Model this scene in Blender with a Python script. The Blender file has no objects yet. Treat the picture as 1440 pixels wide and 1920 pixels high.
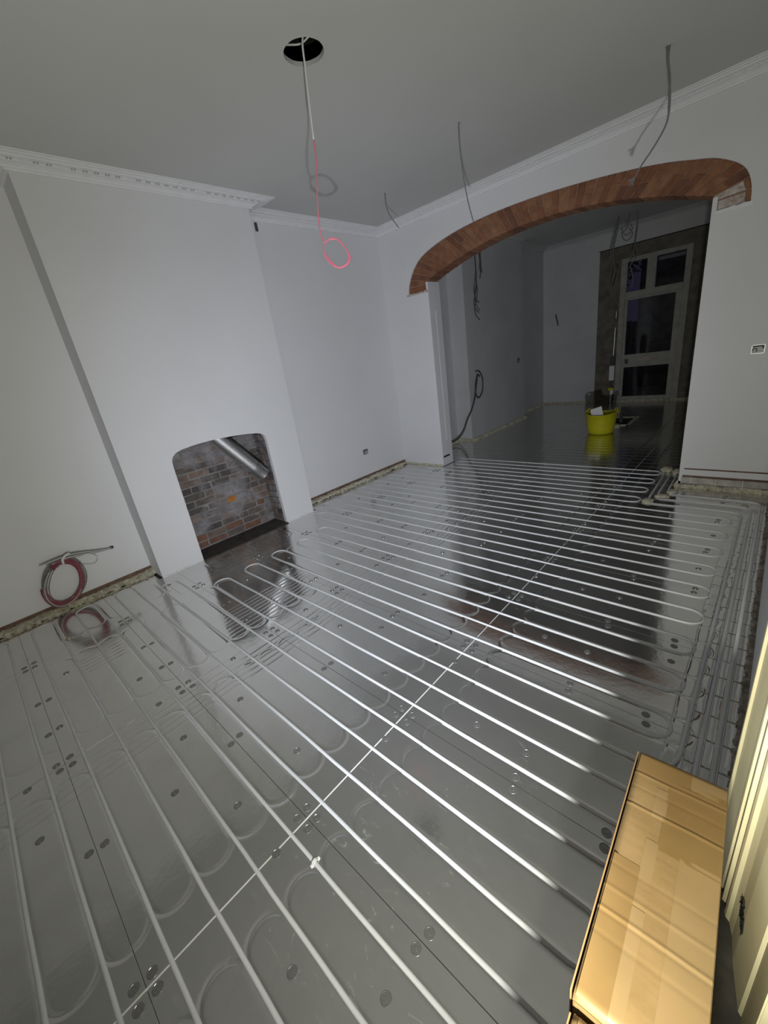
import bpy, bmesh, math, random
from mathutils import Vector, Matrix
random.seed(7)
S = bpy.context.scene
COL = S.collection
PI = math.pi

# ------------------------------------------------------------------ camera
cam_d = bpy.data.cameras.new('camera'); cam = bpy.data.objects.new('camera', cam_d); COL.objects.link(cam)
cam_d.sensor_fit = 'VERTICAL'; cam_d.sensor_height = 24.0; cam_d.sensor_width = 18.0
cam_d.lens = 759.2134 * 24.0 / 1920.0
cam_d.clip_start = 0.01; cam_d.clip_end = 100
RX = Vector((0.72983473, 0.66942363, -0.13861195))
RD = Vector((0.14520671, -0.34993609, -0.92545111))
RF = Vector((-0.66802416, 0.65529897, -0.35260031))
m = Matrix.Identity(4)
for i in range(3):
    m[i][0] = RX[i]; m[i][1] = -RD[i]; m[i][2] = -RF[i]
m[2][3] = 1.65
cam.matrix_world = m
S.camera = cam

# ------------------------------------------------------------------ world (night) and lights
w = bpy.data.worlds.new('night'); S.world = w; w.use_nodes = True
w.node_tree.nodes['Background'].inputs[0].default_value = (0.40, 0.36, 0.62, 1)
w.node_tree.nodes['Background'].inputs[1].default_value = 0.035
# LED work light standing low beside the doorway, under the camera
LAMP = (0.06, 0.0, 0.75)
def lamp(name, energy, col, size, axis):
    ld = bpy.data.lights.new(name, 'SPOT'); lo = bpy.data.objects.new(name, ld); COL.objects.link(lo)
    ld.energy = energy; ld.color = col; ld.shadow_soft_size = 0.03
    ld.spot_size = math.radians(size); ld.spot_blend = 1.0
    lo.location = LAMP; lo.rotation_euler = Vector(axis).to_track_quat('-Z', 'Y').to_euler()
lamp('work_light_flood', 160, (1.0, 0.99, 0.87), 174, (-0.66, 0.70, 0.26))     # warm spill
lamp('work_light_beam', 300, (0.76, 0.82, 1.0), 88, (-0.705, 0.70, -0.02))       # cool centre of the beam
S.view_settings.view_transform = 'Standard'
S.view_settings.look = 'None'
S.view_settings.exposure = 0.0
S.view_settings.gamma = 1.0
S.view_settings.use_curve_mapping = False

# ------------------------------------------------------------------ dimensions (metres)
XL, XCH, XR = -4.31, -4.03, 0.10          # left wall, chimney breast face, right wall
YA0, YA1 = 4.88, 5.14                     # wall with the arch
YF, YN = 10.40, -1.70                     # far wall of the back room, wall behind the camera
ZC, ZC2 = 3.235, 3.40
CB0, CB1 = 0.90, 2.735                    # chimney breast
PIT, PY0 = 0.1512, 0.046                  # pipe pitch / first row
def rowy(k): return PY0 + PIT * k

# ------------------------------------------------------------------ materials
def new_mat(name):
    M = bpy.data.materials.new(name); M.use_nodes = True
    return M, M.node_tree, M.node_tree.nodes['Principled BSDF']
def N(nt, t, **kw):
    n = nt.nodes.new(t)
    for k, v in kw.items(): setattr(n, k, v)
    return n
def mix_rgb(nt, fac, a, b):
    n = N(nt, 'ShaderNodeMix', data_type='RGBA')
    if hasattr(fac, 'links'): nt.links.new(fac, n.inputs[0])
    else: n.inputs[0].default_value = fac
    for s, v in ((n.inputs[6], a), (n.inputs[7], b)):
        if hasattr(v, 'links'): nt.links.new(v, s)
        else: s.default_value = (*v, 1)
    return n.outputs[2]
def mth(nt, op, a, b=None, c=None):
    n = N(nt, 'ShaderNodeMath', operation=op)
    for i, v in enumerate((a, b, c)):
        if v is None: continue
        if hasattr(v, 'links'): nt.links.new(v, n.inputs[i])
        else: n.inputs[i].default_value = v
    return n.outputs[0]
def noise(nt, scale, detail=4, rough=0.5, coord=None, dist=0):
    n = N(nt, 'ShaderNodeTexNoise'); n.inputs['Scale'].default_value = scale
    n.inputs['Detail'].default_value = detail; n.inputs['Roughness'].default_value = rough
    n.inputs['Distortion'].default_value = dist
    if coord is not None: nt.links.new(coord, n.inputs['Vector'])
    return n.outputs[0]
def ramp(nt, v, lo_, hi):
    n = N(nt, 'ShaderNodeMapRange'); nt.links.new(v, n.inputs[0])
    n.inputs[1].default_value = lo_; n.inputs[2].default_value = hi
    return n.outputs[0]
def bump(nt, b, h, strength=0.3, dist=0.01):
    n = N(nt, 'ShaderNodeBump'); n.inputs['Strength'].default_value = strength; n.inputs['Distance'].default_value = dist
    nt.links.new(h, n.inputs['Height']); nt.links.new(n.outputs[0], b.inputs['Normal'])
def simple(name, col, rough=0.6, metal=0.0, vary=0.0, scale=8, bmp=0.0, bscale=40, bdist=0.004, col2=None, spec=None):
    M, nt, b = new_mat(name)
    b.inputs['Roughness'].default_value = rough; b.inputs['Metallic'].default_value = metal
    if spec is not None: b.inputs['Specular IOR Level'].default_value = spec
    geo = N(nt, 'ShaderNodeNewGeometry')
    if vary or col2:
        c2 = col2 or tuple(x * (1 - vary) for x in col)
        f = ramp(nt, noise(nt, scale, 5, 0.55, geo.outputs['Position']), 0.35, 0.68)
        nt.links.new(mix_rgb(nt, f, col, c2), b.inputs['Base Color'])
    else: b.inputs['Base Color'].default_value = (*col, 1)
    if bmp: bump(nt, b, noise(nt, bscale, 4, 0.55, geo.outputs['Position']), bmp, bdist)
    return M

# matt plaster paint with trowel unevenness
M_wall = simple('white_paint', (0.72, 0.72, 0.735), 0.62, vary=0.04, scale=1.3, bmp=0.10, bscale=3.0, bdist=0.02, spec=0.3)
M_ceil = simple('ceiling_paint', (0.565, 0.565, 0.56), 0.8, vary=0.03, scale=1.5, bmp=0.05, bscale=60, bdist=0.002, spec=0.2)
M_corn = simple('cornice_paint', (0.80, 0.80, 0.82), 0.6, vary=0.05, scale=12)
M_leaf = simple('shaded_cornice_leaf', (0.46, 0.46, 0.46), 0.8)  # darker grey paints in the shade of the small pits in the enrichment
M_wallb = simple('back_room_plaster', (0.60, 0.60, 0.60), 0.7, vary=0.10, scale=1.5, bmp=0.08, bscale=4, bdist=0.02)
M_pipe = simple('grey_pex_pipe', (0.64, 0.65, 0.66), 0.32, vary=0.06, scale=9)
M_manif = simple('grey_feed_pipe', (0.30, 0.30, 0.31), 0.35, vary=0.08, scale=9)
M_white = simple('white_plastic', (0.80, 0.80, 0.80), 0.4)
M_foam = simple('cream_foam', (0.62, 0.60, 0.48), 0.9, col2=(0.40, 0.36, 0.25), scale=26, bmp=0.7, bscale=60, bdist=0.01)
M_debris = simple('dusty_rubble', (0.34, 0.31, 0.26), 0.95, col2=(0.12, 0.10, 0.08), scale=22, bmp=0.8, bscale=45, bdist=0.012)
M_rawbrown = simple('bare_brown_plaster', (0.20, 0.12, 0.085), 0.95, col2=(0.10, 0.065, 0.05), scale=18, bmp=0.5, bscale=60, bdist=0.006)
M_mortar = simple('sooty_mortar', (0.27, 0.25, 0.24), 0.95, col2=(0.14, 0.13, 0.125), scale=9, bmp=0.5, bscale=70, bdist=0.006)
M_mortar2 = simple('lime_mortar', (0.36, 0.22, 0.15), 0.95, col2=(0.24, 0.13, 0.085), scale=16, bmp=0.5, bscale=80, bdist=0.005)
M_patch = simple('plaster_patch', (0.62, 0.58, 0.54), 0.9, col2=(0.34, 0.25, 0.21), scale=24, bmp=0.6, bscale=50, bdist=0.008)
M_dark = simple('void_black', (0.008, 0.008, 0.008), 0.95)
M_hearth = simple('hearth_stone', (0.075, 0.065, 0.06), 0.8, col2=(0.04, 0.034, 0.03), scale=12, bmp=0.3, bscale=40)
M_sub = simple('subfloor_board', (0.10, 0.09, 0.075), 0.9, vary=0.4, scale=20)
M_tape = simple('seam_tape', (0.72, 0.73, 0.72), 0.45)
M_cabw = simple('white_cable', (0.74, 0.74, 0.72), 0.45)
M_cabp = simple('pink_cable', (0.80, 0.20, 0.28), 0.45)
M_cabr = simple('red_cable', (0.33, 0.075, 0.10), 0.45, vary=0.3, scale=40)
M_cabg = simple('grey_cable', (0.20, 0.20, 0.20), 0.5)
M_cabd = simple('dark_grey_cable', (0.06, 0.06, 0.06), 0.5)
M_steel = simple('galvanised_steel', (0.55, 0.55, 0.55), 0.35, 0.9, vary=0.3, scale=60)
M_alu = simple('aluminium_duct', (0.80, 0.80, 0.82), 0.38, 1.0, vary=0.12, scale=30)
M_cream = simple('cream_gloss_paint', (0.72, 0.66, 0.42), 0.35, col2=(0.66, 0.60, 0.36), scale=7)
M_yellow = simple('yellow_rubber', (0.62, 0.58, 0.012), 0.45, vary=0.1, scale=10)
M_frame = simple('dusty_painted_timber', (0.40, 0.39, 0.355), 0.6, col2=(0.31, 0.30, 0.265), scale=9)
M_bare = simple('bare_render', (0.20, 0.185, 0.15), 0.9, col2=(0.12, 0.11, 0.085), scale=7, bmp=0.3, bscale=30)
M_paper = simple('white_paper', (0.82, 0.82, 0.84), 0.6)
M_ply = simple('foil_block_edge', (0.22, 0.21, 0.20), 0.6)
M_black = simple('black_marker', (0.01, 0.01, 0.01), 0.6)

def glass_mat():
    M, nt, b = new_mat('night_glass')
    b.inputs['Base Color'].default_value = (0.75, 0.78, 0.85, 1); b.inputs['Roughness'].default_value = 0.03
    b.inputs['Transmission Weight'].default_value = 1.0; b.inputs['IOR'].default_value = 1.25
    return M
M_glass = glass_mat()

def brick_mat(name, cols, bscale=70, soot=None):
    M, nt, b = new_mat(name)
    oi = N(nt, 'ShaderNodeObjectInfo'); geo = N(nt, 'ShaderNodeNewGeometry')
    cr = N(nt, 'ShaderNodeValToRGB'); e = cr.color_ramp.elements
    cr.color_ramp.interpolation = 'CONSTANT'
    while len(e) < len(cols): e.new(0.5)
    for i, c in enumerate(cols):
        e[i].position = i / len(cols); e[i].color = (*c, 1)
    nt.links.new(oi.outputs['Random'], cr.inputs[0])
    f = ramp(nt, noise(nt, 14, 6, 0.65, geo.outputs['Position']), 0.35, 0.75)
    dark = N(nt, 'ShaderNodeMix', data_type='RGBA', blend_type='MULTIPLY'); dark.inputs[0].default_value = 1.0
    nt.links.new(cr.outputs[0], dark.inputs[6])
    nt.links.new(mix_rgb(nt, f, (1.1, 1.08, 1.05), (0.55, 0.52, 0.5)), dark.inputs[7])
    out = dark.outputs[2]
    if soot:
        f2 = ramp(nt, noise(nt, 2.6, 4, 0.6, geo.outputs['Position']), 0.46, 0.64)
        out = mix_rgb(nt, mth(nt, 'MULTIPLY', f2, 0.8), out, soot)
    nt.links.new(out, b.inputs['Base Color']); b.inputs['Roughness'].default_value = 0.92
    bump(nt, b, noise(nt, bscale, 5, 0.6, geo.outputs['Position']), 0.5, 0.006)
    return M
M_archbrick = brick_mat('red_arch_brick', [(0.25, 0.108, 0.056), (0.29, 0.135, 0.070), (0.21, 0.088, 0.050), (0.30, 0.150, 0.080), (0.26, 0.112, 0.058), (0.185, 0.083, 0.052), (0.27, 0.12, 0.066)])
M_firebrick = brick_mat('sooty_brick', [(0.13, 0.11, 0.10), (0.085, 0.075, 0.072), (0.17, 0.13, 0.11), (0.10, 0.088, 0.08), (0.20, 0.145, 0.115), (0.12, 0.10, 0.092)], soot=(0.30, 0.30, 0.32))
M_orange = brick_mat('orange_brick', [(0.42, 0.17, 0.045), (0.36, 0.13, 0.04)])
M_rust = brick_mat('rusty_brick', [(0.21, 0.105, 0.065), (0.18, 0.10, 0.07)])
M_whitebrick = brick_mat('whitewashed_brick', [(0.50, 0.49, 0.46), (0.44, 0.43, 0.40), (0.54, 0.53, 0.50)])

def foil_mat():
    """aluminium foil facing with pressed return channels (arcs) beside the seams and cross channels"""
    M, nt, b = new_mat('foil_facing')
    geo = N(nt, 'ShaderNodeNewGeometry'); P = geo.outputs['Position']
    sx = N(nt, 'ShaderNodeSeparateXYZ'); nt.links.new(P, sx.inputs[0])
    x, y = sx.outputs[0], sx.outputs[1]
    wob = mth(nt, 'MULTIPLY', mth(nt, 'SUBTRACT', noise(nt, 5, 3, 0.5, P), 0.5), 0.02)
    # distance to nearest seam
    u = mth(nt, 'MULTIPLY', mth(nt, 'FRACT', mth(nt, 'DIVIDE', mth(nt, 'ADD', x, 1.12 + 12.0), 1.2)), 1.2)
    du = mth(nt, 'MINIMUM', u, mth(nt, 'SUBTRACT', 1.2, u))
    gy = mth(nt, 'MULTIPLY', mth(nt, 'SUBTRACT', mth(nt, 'FRACT', mth(nt, 'DIVIDE', mth(nt, 'ADD', y, -PY0 + PIT * 40), PIT)), 0.5), PIT)
    dx = mth(nt, 'MINIMUM', mth(nt, 'SUBTRACT', du, 0.205), 0.0)
    rad = mth(nt, 'SQRT', mth(nt, 'ADD', mth(nt, 'MULTIPLY', dx, dx), mth(nt, 'MULTIPLY', gy, gy)))
    d = mth(nt, 'DIVIDE', mth(nt, 'SUBTRACT', rad, 0.0715), 0.0085)
    arc = mth(nt, 'POWER', 2.718, mth(nt, 'MULTIPLY', mth(nt, 'MULTIPLY', d, d), -1.0))
    # cross channels
    xs = mth(nt, 'ADD', x, wob)
    def win(a, bb, y0, y1):
        c1 = mth(nt, 'MULTIPLY', mth(nt, 'GREATER_THAN', xs, a), mth(nt, 'LESS_THAN', xs, bb))
        c2 = mth(nt, 'MULTIPLY', mth(nt, 'GREATER_THAN', y, y0), mth(nt, 'LESS_THAN', y, y1))
        return mth(nt, 'MULTIPLY', c1, c2)
    msk = None
    for a in ((-2.27, -2.03, -2, 4.7), (-2.88, -2.48, 0.8, 4.4), (-3.28, -3.02, -2, 0.85), (-3.86, -3.56, 0.9, 2.9), (-0.14, 0.2, -1, 4.7)):
        q = win(*a); msk = q if msk is None else mth(nt, 'ADD', msk, q)
    wave = mth(nt, 'SINE', mth(nt, 'MULTIPLY', xs, 2 * PI / 0.048))
    wave = mth(nt, 'POWER', mth(nt, 'MAXIMUM', wave, 0.0), 3.0)
    dr = mth(nt, 'DIVIDE', mth(nt, 'SUBTRACT', PIT / 2, mth(nt, 'ABSOLUTE', gy)), 0.008)
    rowg = mth(nt, 'MULTIPLY', mth(nt, 'POWER', 2.718, mth(nt, 'MULTIPLY', mth(nt, 'MULTIPLY', dr, dr), -1.0)), mth(nt, 'GREATER_THAN', y, 5.45))
    fine = noise(nt, 55, 3, 0.5, P)
    big = noise(nt, 9, 3, 0.55, P)
    hgt = mth(nt, 'ADD', mth(nt, 'MULTIPLY', arc, -0.7), mth(nt, 'MULTIPLY', mth(nt, 'MULTIPLY', wave, msk), -0.42))
    hgt = mth(nt, 'ADD', hgt, mth(nt, 'MULTIPLY', fine, 0.06))
    hgt = mth(nt, 'ADD', hgt, mth(nt, 'MULTIPLY', big, 0.35))
    hgt = mth(nt, 'ADD', hgt, mth(nt, 'MULTIPLY', rowg, -1.2))
    bump(nt, b, hgt, 0.8, 0.003)
    # dusty smears
    sm = ramp(nt, noise(nt, 3.2, 6, 0.7, P, 0.6), 0.50, 0.80)
    mp = N(nt, 'ShaderNodeMapping'); nt.links.new(P, mp.inputs[0]); mp.inputs['Scale'].default_value = (1.0, 2.6, 1.0); mp.inputs['Rotation'].default_value = (0, 0, 0.6)
    sc = ramp(nt, noise(nt, 11, 9, 0.75, mp.outputs[0], 1.6), 0.60, 0.78)
    zone = ramp(nt, noise(nt, 1.1, 2, 0.5, P), 0.42, 0.60)
    dust = mth(nt, 'MULTIPLY', mth(nt, 'MULTIPLY', sc, zone), 0.55)
    c1 = mix_rgb(nt, mth(nt, 'MULTIPLY', sm, 0.5), (0.71, 0.71, 0.685), (0.57, 0.565, 0.54))
    nt.links.new(mix_rgb(nt, dust, c1, (0.42, 0.42, 0.40)), b.inputs['Base Color'])
    nt.links.new(mth(nt, 'SUBTRACT', 0.965, dust), b.inputs['Metallic'])
    nt.links.new(mth(nt, 'ADD', mth(nt, 'MULTIPLY', sm, 0.10), mth(nt, 'ADD', 0.12, mth(nt, 'MULTIPLY', dust, 0.3))), b.inputs['Roughness'])
    return M
M_foil = foil_mat()
M_washer = simple('foil_washer', (0.30, 0.30, 0.29), 0.33, 0.75)

def card_mat(name, a, bcol):
    M, nt, b = new_mat(name)
    geo = N(nt, 'ShaderNodeNewGeometry'); P = geo.outputs['Position']
    mp = N(nt, 'ShaderNodeMapping'); nt.links.new(P, mp.inputs[0]); mp.inputs['Scale'].default_value = (4, 90, 4)
    f = ramp(nt, noise(nt, 9, 8, 0.72, P), 0.32, 0.70)
    st = ramp(nt, noise(nt, 1.0, 3, 0.5, mp.outputs[0]), 0.3, 0.7)
    ff = mth(nt, 'ADD', mth(nt, 'MULTIPLY', f, 0.7), mth(nt, 'MULTIPLY', st, 0.3))
    nt.links.new(mix_rgb(nt, ff, a, bcol), b.inputs['Base Color'])
    b.inputs['Roughness'].default_value = 0.6
    bump(nt, b, noise(nt, 120, 3, 0.5, P), 0.15, 0.001)
    return M
M_card = card_mat('brown_cardboard', (0.305, 0.200, 0.084), (0.225, 0.138, 0.050))
M_tapec = simple('brown_packing_tape', (0.235, 0.145, 0.053), 0.32, vary=0.08, scale=14)
M_tapel = simple('pale_packing_tape', (0.30, 0.20, 0.09), 0.32, vary=0.06, scale=14)
M_cardedge = simple('cardboard_edge', (0.33, 0.19, 0.07), 0.8)

# ------------------------------------------------------------------ mesh helpers
def link(name, bm, mat, parent=None, smooth=False):
    me = bpy.data.meshes.new(name); bmesh.ops.recalc_face_normals(bm, faces=bm.faces); bm.to_mesh(me); bm.free()
    if mat is not None: me.materials.append(mat)
    if smooth:
        for p in me.polygons: p.use_smooth = True
    o = bpy.data.objects.new(name, me); COL.objects.link(o)
    if parent is not None: o.parent = parent
    return o
def inst(name, me, parent=None, loc=(0, 0, 0), rot=(0, 0, 0), scale=(1, 1, 1)):
    o = bpy.data.objects.new(name, me); COL.objects.link(o)
    o.location = loc; o.rotation_euler = rot; o.scale = scale
    if parent is not None: o.parent = parent
    return o
def empty(name, loc=(0, 0, 0)):
    o = bpy.data.objects.new(name, None); COL.objects.link(o); o.location = loc; o.empty_display_size = 0.1
    return o
def tag(o, label, cat, group=None):
    o['label'] = label; o['category'] = cat
    if group: o['group'] = group
    return o
def struct(o, label=None):
    o['kind'] = 'structure'
    if label: o['label'] = label
    return o
def box(bm, x0, x1, y0, y1, z0, z1):
    vs = [bm.verts.new((x, y, z)) for x in (x0, x1) for y in (y0, y1) for z in (z0, z1)]
    for f in ((0, 1, 3, 2), (4, 6, 7, 5), (0, 4, 5, 1), (2, 3, 7, 6), (0, 2, 6, 4), (1, 5, 7, 3)):
        bm.faces.new([vs[i] for i in f])
    return vs
def bbox(name, mat, x0, x1, y0, y1, z0, z1, parent=None, bev=0.0):
    bm = bmesh.new(); box(bm, x0, x1, y0, y1, z0, z1)
    if bev: bmesh.ops.bevel(bm, geom=bm.edges[:] , offset=bev, segments=2, affect='EDGES')
    return link(name, bm, mat, parent)
def prism(bm, pts, axis, a, b):
    """extrude a 2D polygon along axis (0: pts are (y,z); 1: (x,z); 2: (x,y))"""
    def P(p, t):
        return (t, p[0], p[1]) if axis == 0 else ((p[0], t, p[1]) if axis == 1 else (p[0], p[1], t))
    A = [bm.verts.new(P(p, a)) for p in pts]; B = [bm.verts.new(P(p, b)) for p in pts]
    bm.faces.new(A); bm.faces.new(B[::-1]); n = len(pts)
    for i in range(n): bm.faces.new([A[i], B[i], B[(i + 1) % n], A[(i + 1) % n]])
def holed(name, mat, outer, holes, axis, a, b, parent=None):
    """polygon with holes, extruded along axis"""
    bm = bmesh.new()
    def P(p, t):
        return (t, p[0], p[1]) if axis == 0 else ((p[0], t, p[1]) if axis == 1 else (p[0], p[1], t))
    loops = [outer] + holes
    for t in (a, b):
        es = []
        for L in loops:
            vs = [bm.verts.new(P(p, t)) for p in L]
            es += [bm.edges.new((vs[i], vs[(i + 1) % len(vs)])) for i in range(len(vs))]
        bmesh.ops.triangle_fill(bm, use_beauty=True, use_dissolve=False, edges=es)
    for L in loops:
        for i in range(len(L)):
            p, q = L[i], L[(i + 1) % len(L)]
            bm.faces.new([bm.verts.new(P(p, a)), bm.verts.new(P(q, a)), bm.verts.new(P(q, b)), bm.verts.new(P(p, b))])
    bmesh.ops.remove_doubles(bm, verts=bm.verts, dist=1e-5)
    return link(name, bm, mat, parent)
def tube(bm, pts, r, n=8, cap=True):
    pts = [Vector(p) for p in pts]; rings = []
    t0 = (pts[1] - pts[0]).normalized()
    up = Vector((0, 0, 1)) if abs(t0.z) < 0.9 else Vector((1, 0, 0))
    nrm = (up - t0 * up.dot(t0)).normalized()
    for i, p in enumerate(pts):
        if i == 0: t = t0
        elif i == len(pts) - 1: t = (pts[i] - pts[i - 1]).normalized()
        else:
            t = ((pts[i + 1] - p).normalized() + (p - pts[i - 1]).normalized())
            t = t.normalized() if t.length > 1e-6 else (pts[i + 1] - p).normalized()
        nrm = (nrm - t * nrm.dot(t))
        nrm = nrm.normalized() if nrm.length > 1e-6 else t.orthogonal().normalized()
        bn = t.cross(nrm); rr = r[i] if isinstance(r, (list, tuple)) else r
        rings.append([bm.verts.new(p + (nrm * math.cos(2 * PI * j / n) + bn * math.sin(2 * PI * j / n)) * rr) for j in range(n)])
    for a, b in zip(rings, rings[1:]):
        for j in range(n): bm.faces.new([a[j], a[(j + 1) % n], b[(j + 1) % n], b[j]])
    if cap: bm.faces.new(rings[0][::-1]); bm.faces.new(rings[-1])
def spline(pts, n=6):
    P = [Vector(p) for p in pts]; out = []
    for i in range(len(P) - 1):
        p0 = P[max(i - 1, 0)]; p1 = P[i]; p2 = P[i + 1]; p3 = P[min(i + 2, len(P) - 1)]
        for j in range(n):
            t = j / n
            out.append(0.5 * ((2 * p1) + (p2 - p0) * t + (2 * p0 - 5 * p1 + 4 * p2 - p3) * t * t + (3 * p1 - p0 - 3 * p2 + p3) * t ** 3))
    out.append(P[-1]); return out
def tubeobj(name, pts, r, mat, parent=None, n=8, sp=6):
    bm = bmesh.new(); tube(bm, spline(pts, sp) if sp else pts, r, n)
    return link(name, bm, mat, parent, True)
def blob(name, mat, c, s, seed=0, parent=None, sub=3, amp=0.35):
    from mathutils import noise as mn
    bm = bmesh.new(); bmesh.ops.create_icosphere(bm, subdivisions=sub, radius=1)
    for v in bm.verts:
        d = 1 + amp * mn.noise(v.co * 1.6 + Vector((seed * 7.3, seed * 1.7, 0))) + amp * 0.4 * mn.noise(v.co * 4 + Vector((seed, 0, 3)))
        v.co = Vector((c[0] + v.co.x * s[0] * d, c[1] + v.co.y * s[1] * d, c[2] + max(v.co.z, -0.6) * s[2] * d))
    return link(name, bm, mat, parent, True)
def rough_strip(name, mat, p0, p1, w_, h, seed=0, seg=0.014, parent=None, out=(1, 0), zb=0.0):
    """ragged bead of rubble / foam lying along a wall foot, width w_ toward 'out'"""
    from mathutils import noise as mn
    p0 = Vector((*p0, 0)); p1 = Vector((*p1, 0)); L = (p1 - p0).length; n = max(3, int(L / seg)); o = Vector((*out, 0))
    prof = ((0, 0.0), (0, 1.0), (0.45, 0.95), (0.8, 0.65), (1.0, 0.0))
    bm = bmesh.new(); rows = []
    for i in range(n + 1):
        p = p0.lerp(p1, i / n); r = []
        for j, (a, b) in enumerate(prof):
            q = 1 + 0.45 * mn.noise(Vector((p.x * 7 + p.y * 7, j * 1.7, seed))) + 0.55 * mn.noise(Vector((p.x * 47 + p.y * 47, j * 2.9, seed + 5)))
            q = max(0.3, q)
            r.append(bm.verts.new(p + o * (a * w_ * (q if a > 0 else 1)) + Vector((0, 0, zb + b * h * q))))
        rows.append(r)
    for a, b in zip(rows, rows[1:]):
        for j in range(len(prof)):
            bm.faces.new([a[j], a[(j + 1) % len(prof)], b[(j + 1) % len(prof)], b[j]])
    bm.faces.new(rows[0]); bm.faces.new(rows[-1][::-1])
    return link(name, bm, mat, parent)

# ------------------------------------------------------------------ floor: subfloor + foil boards + washers
floor = bbox('floor', M_sub, XL - 0.1, 1.5, YN - 0.1, YF + 0.1, -0.08, -0.019)
struct(floor, 'floor of foil faced heating boards with pressed pipe channels')
bm = bmesh.new()
def washer_mesh():
    bm = bmesh.new()
    n = 14; rings = []
    for r, z in ((0.0175, 0.0), (0.017, 0.0016), (0.0145, 0.0020), (0.0135, 0.0010), (0.006, 0.0010), (0.0055, 0.0022)):
        rings.append([bm.verts.new((r * math.cos(2 * PI * i / n), r * math.sin(2 * PI * i / n), z)) for i in range(n)])
    for a, b in zip(rings, rings[1:]):
        for i in range(n): bm.faces.new([a[i], a[(i + 1) % n], b[(i + 1) % n], b[i]])
    bm.faces.new(rings[-1])
    for k in range(6):
        a = 2 * PI * k / 6
        c = Vector((0.0098 * math.cos(a), 0.0098 * math.sin(a), 0.0))
        box(bm, c.x - 0.0016, c.x + 0.0016, c.y - 0.0016, c.y + 0.0016, 0.0009, 0.0021)
    me = bpy.data.meshes.new('washer'); bmesh.ops.recalc_face_normals(bm, faces=bm.faces); bm.to_mesh(me); bm.free()
    me.materials.append(M_washer); return me
bm.free()
ME_W = washer_mesh()
JY = lambda n_: 0.424 + 0.6048 * n_
SEAMS = [-4.72, -3.52, -2.32, -1.12, 0.08]
boards = []
def board(x0, x1, y0, y1):
    g = 0.0006
    bm = bmesh.new(); box(bm, x0 + g, x1 - g, y0 + g, y1 - g, -0.018, 0.0)
    top = [e for e in bm.edges if all(abs(v.co.z) < 1e-6 for v in e.verts)]
    bmesh.ops.bevel(bm, geom=top, offset=0.0007, segments=1, affect='EDGES')
    o = link('foil_board', bm, M_foil, floor); boards.append((o, x0, x1, y0, y1)); return o
n_ = -4
while JY(n_) < YF - 0.05:
    y0, y1 = JY(n_), min(JY(n_ + 1), YF)
    y0 = max(y0, YN)
    if y1 - y0 < 0.05: n_ += 1; continue
    for i in range(4):
        x0, x1 = SEAMS[i], SEAMS[i + 1]
        if i == 0: x0 = -4.22
        if i == 0 and y1 > CB0 and y0 < CB1:        # in front of the chimney breast
            if y0 < CB0: board(x0, x1, y0, CB0 - 0.03); board(-4.028, x1, CB0 - 0.03, y1)
            elif y1 > CB1: board(-4.028, x1, y0, CB1 + 0.03); board(x0, x1, CB1 + 0.03, y1)
            else: board(-4.028, x1, y0, y1)
            continue
        if i == 0 and y0 > 5: x0 = -4.30
        if y0 < YA1 and y1 > YA0:                    # threshold of the arch
            if i == 0:
                board(x0, x1, y0, YA0 - 0.02); board(-4.30, x1, YA1 + 0.01, y1); continue
            if i == 3:
                board(x0, x1, y0, YA0 - 0.02); board(x0, -0.64, YA0 - 0.02, y1); board(-0.64, x1, YA1 + 0.01, y1); continue
        board(x0, x1, y0, y1)
    n_ += 1
def add_washer(x, y):
    for o, x0, x1, y0, y1 in boards:
        if x0 < x < x1 and y0 < y < y1:
            inst('fixing_washer', ME_W, o, (x, y, 0.0), (0, 0, random.random() * 3)); return
rng = random.Random(3)
for n_ in range(-2, 8):
    yj = JY(n_)
    if yj > 4.8: break
    for sx_ in (-3.52, -2.32, -1.12):
        for a in (-1, 1):
            for b_ in (-1, 1):
                add_washer(sx_ + a * 0.031 + rng.uniform(-.006, .006), yj + b_ * 0.027 + rng.uniform(-.005, .005))
    for mx in (-2.99, -2.64, -1.715, -0.545, -0.215):
        add_washer(mx + rng.uniform(-.01, .01), yj - 0.023); add_washer(mx + rng.uniform(-.01, .01), yj + 0.03)
    ym = yj + 0.3024
    for mx in (-3.80, -3.2, -2.66, -2.325 + 0.012, -1.95, -1.69, -1.39, -1.108, -0.79, -0.55, -0.215):
        if rng.random() < 0.74: add_washer(mx + rng.uniform(-.015, .015), ym + rng.choice((0, 0, 0.15, -0.15)) + rng.uniform(-.006, .006))
# pale seam tape along the joint that runs the length of the room
bbox('seam_strip', M_tape, -1.1225, -1.1175, -0.9, 6.4, -0.012, 0.0006, floor)
for (ya, yb) in ((-0.09, 0.05), (0.10, 0.145), (0.24, 0.30), (0.42, 0.53)):
    bbox('seam_strip', M_tape, -2.3215, -2.3185, ya, yb, -0.012, 0.0005, floor)
# castellated foil blocks between the feed pipes along the right wall
bx = [(-0.135, -0.0885), (-0.0655, -0.033), (-0.011, 0.020), (0.042, 0.083)]
yy = 1.36; blk = {}
while yy < 4.18:
    step = 0.118 + 0.03 * rng.random()
    for j, (a, b_) in enumerate(bx):
        if j == 0 and rng.random() < 0.55: continue
        z1 = 0.0055 + 0.002 * rng.random()
        bm = bmesh.new(); box(bm, a, b_, yy + 0.004 + 0.006 * j, yy + step - 0.004 + 0.006 * j, -0.001, z1)
        bmesh.ops.bevel(bm, geom=bm.edges[:], offset=0.002, segments=1, affect='EDGES')
        link('foil_block', bm, M_foil, floor)
    yy += step

# ------------------------------------------------------------------ walls
wl = bbox('wall_left', M_wall, XL - 0.2, XL, YN, YA0, 0.035, ZC + 0.4)
struct(wl, 'white painted left wall with alcoves beside the chimney breast')
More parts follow.
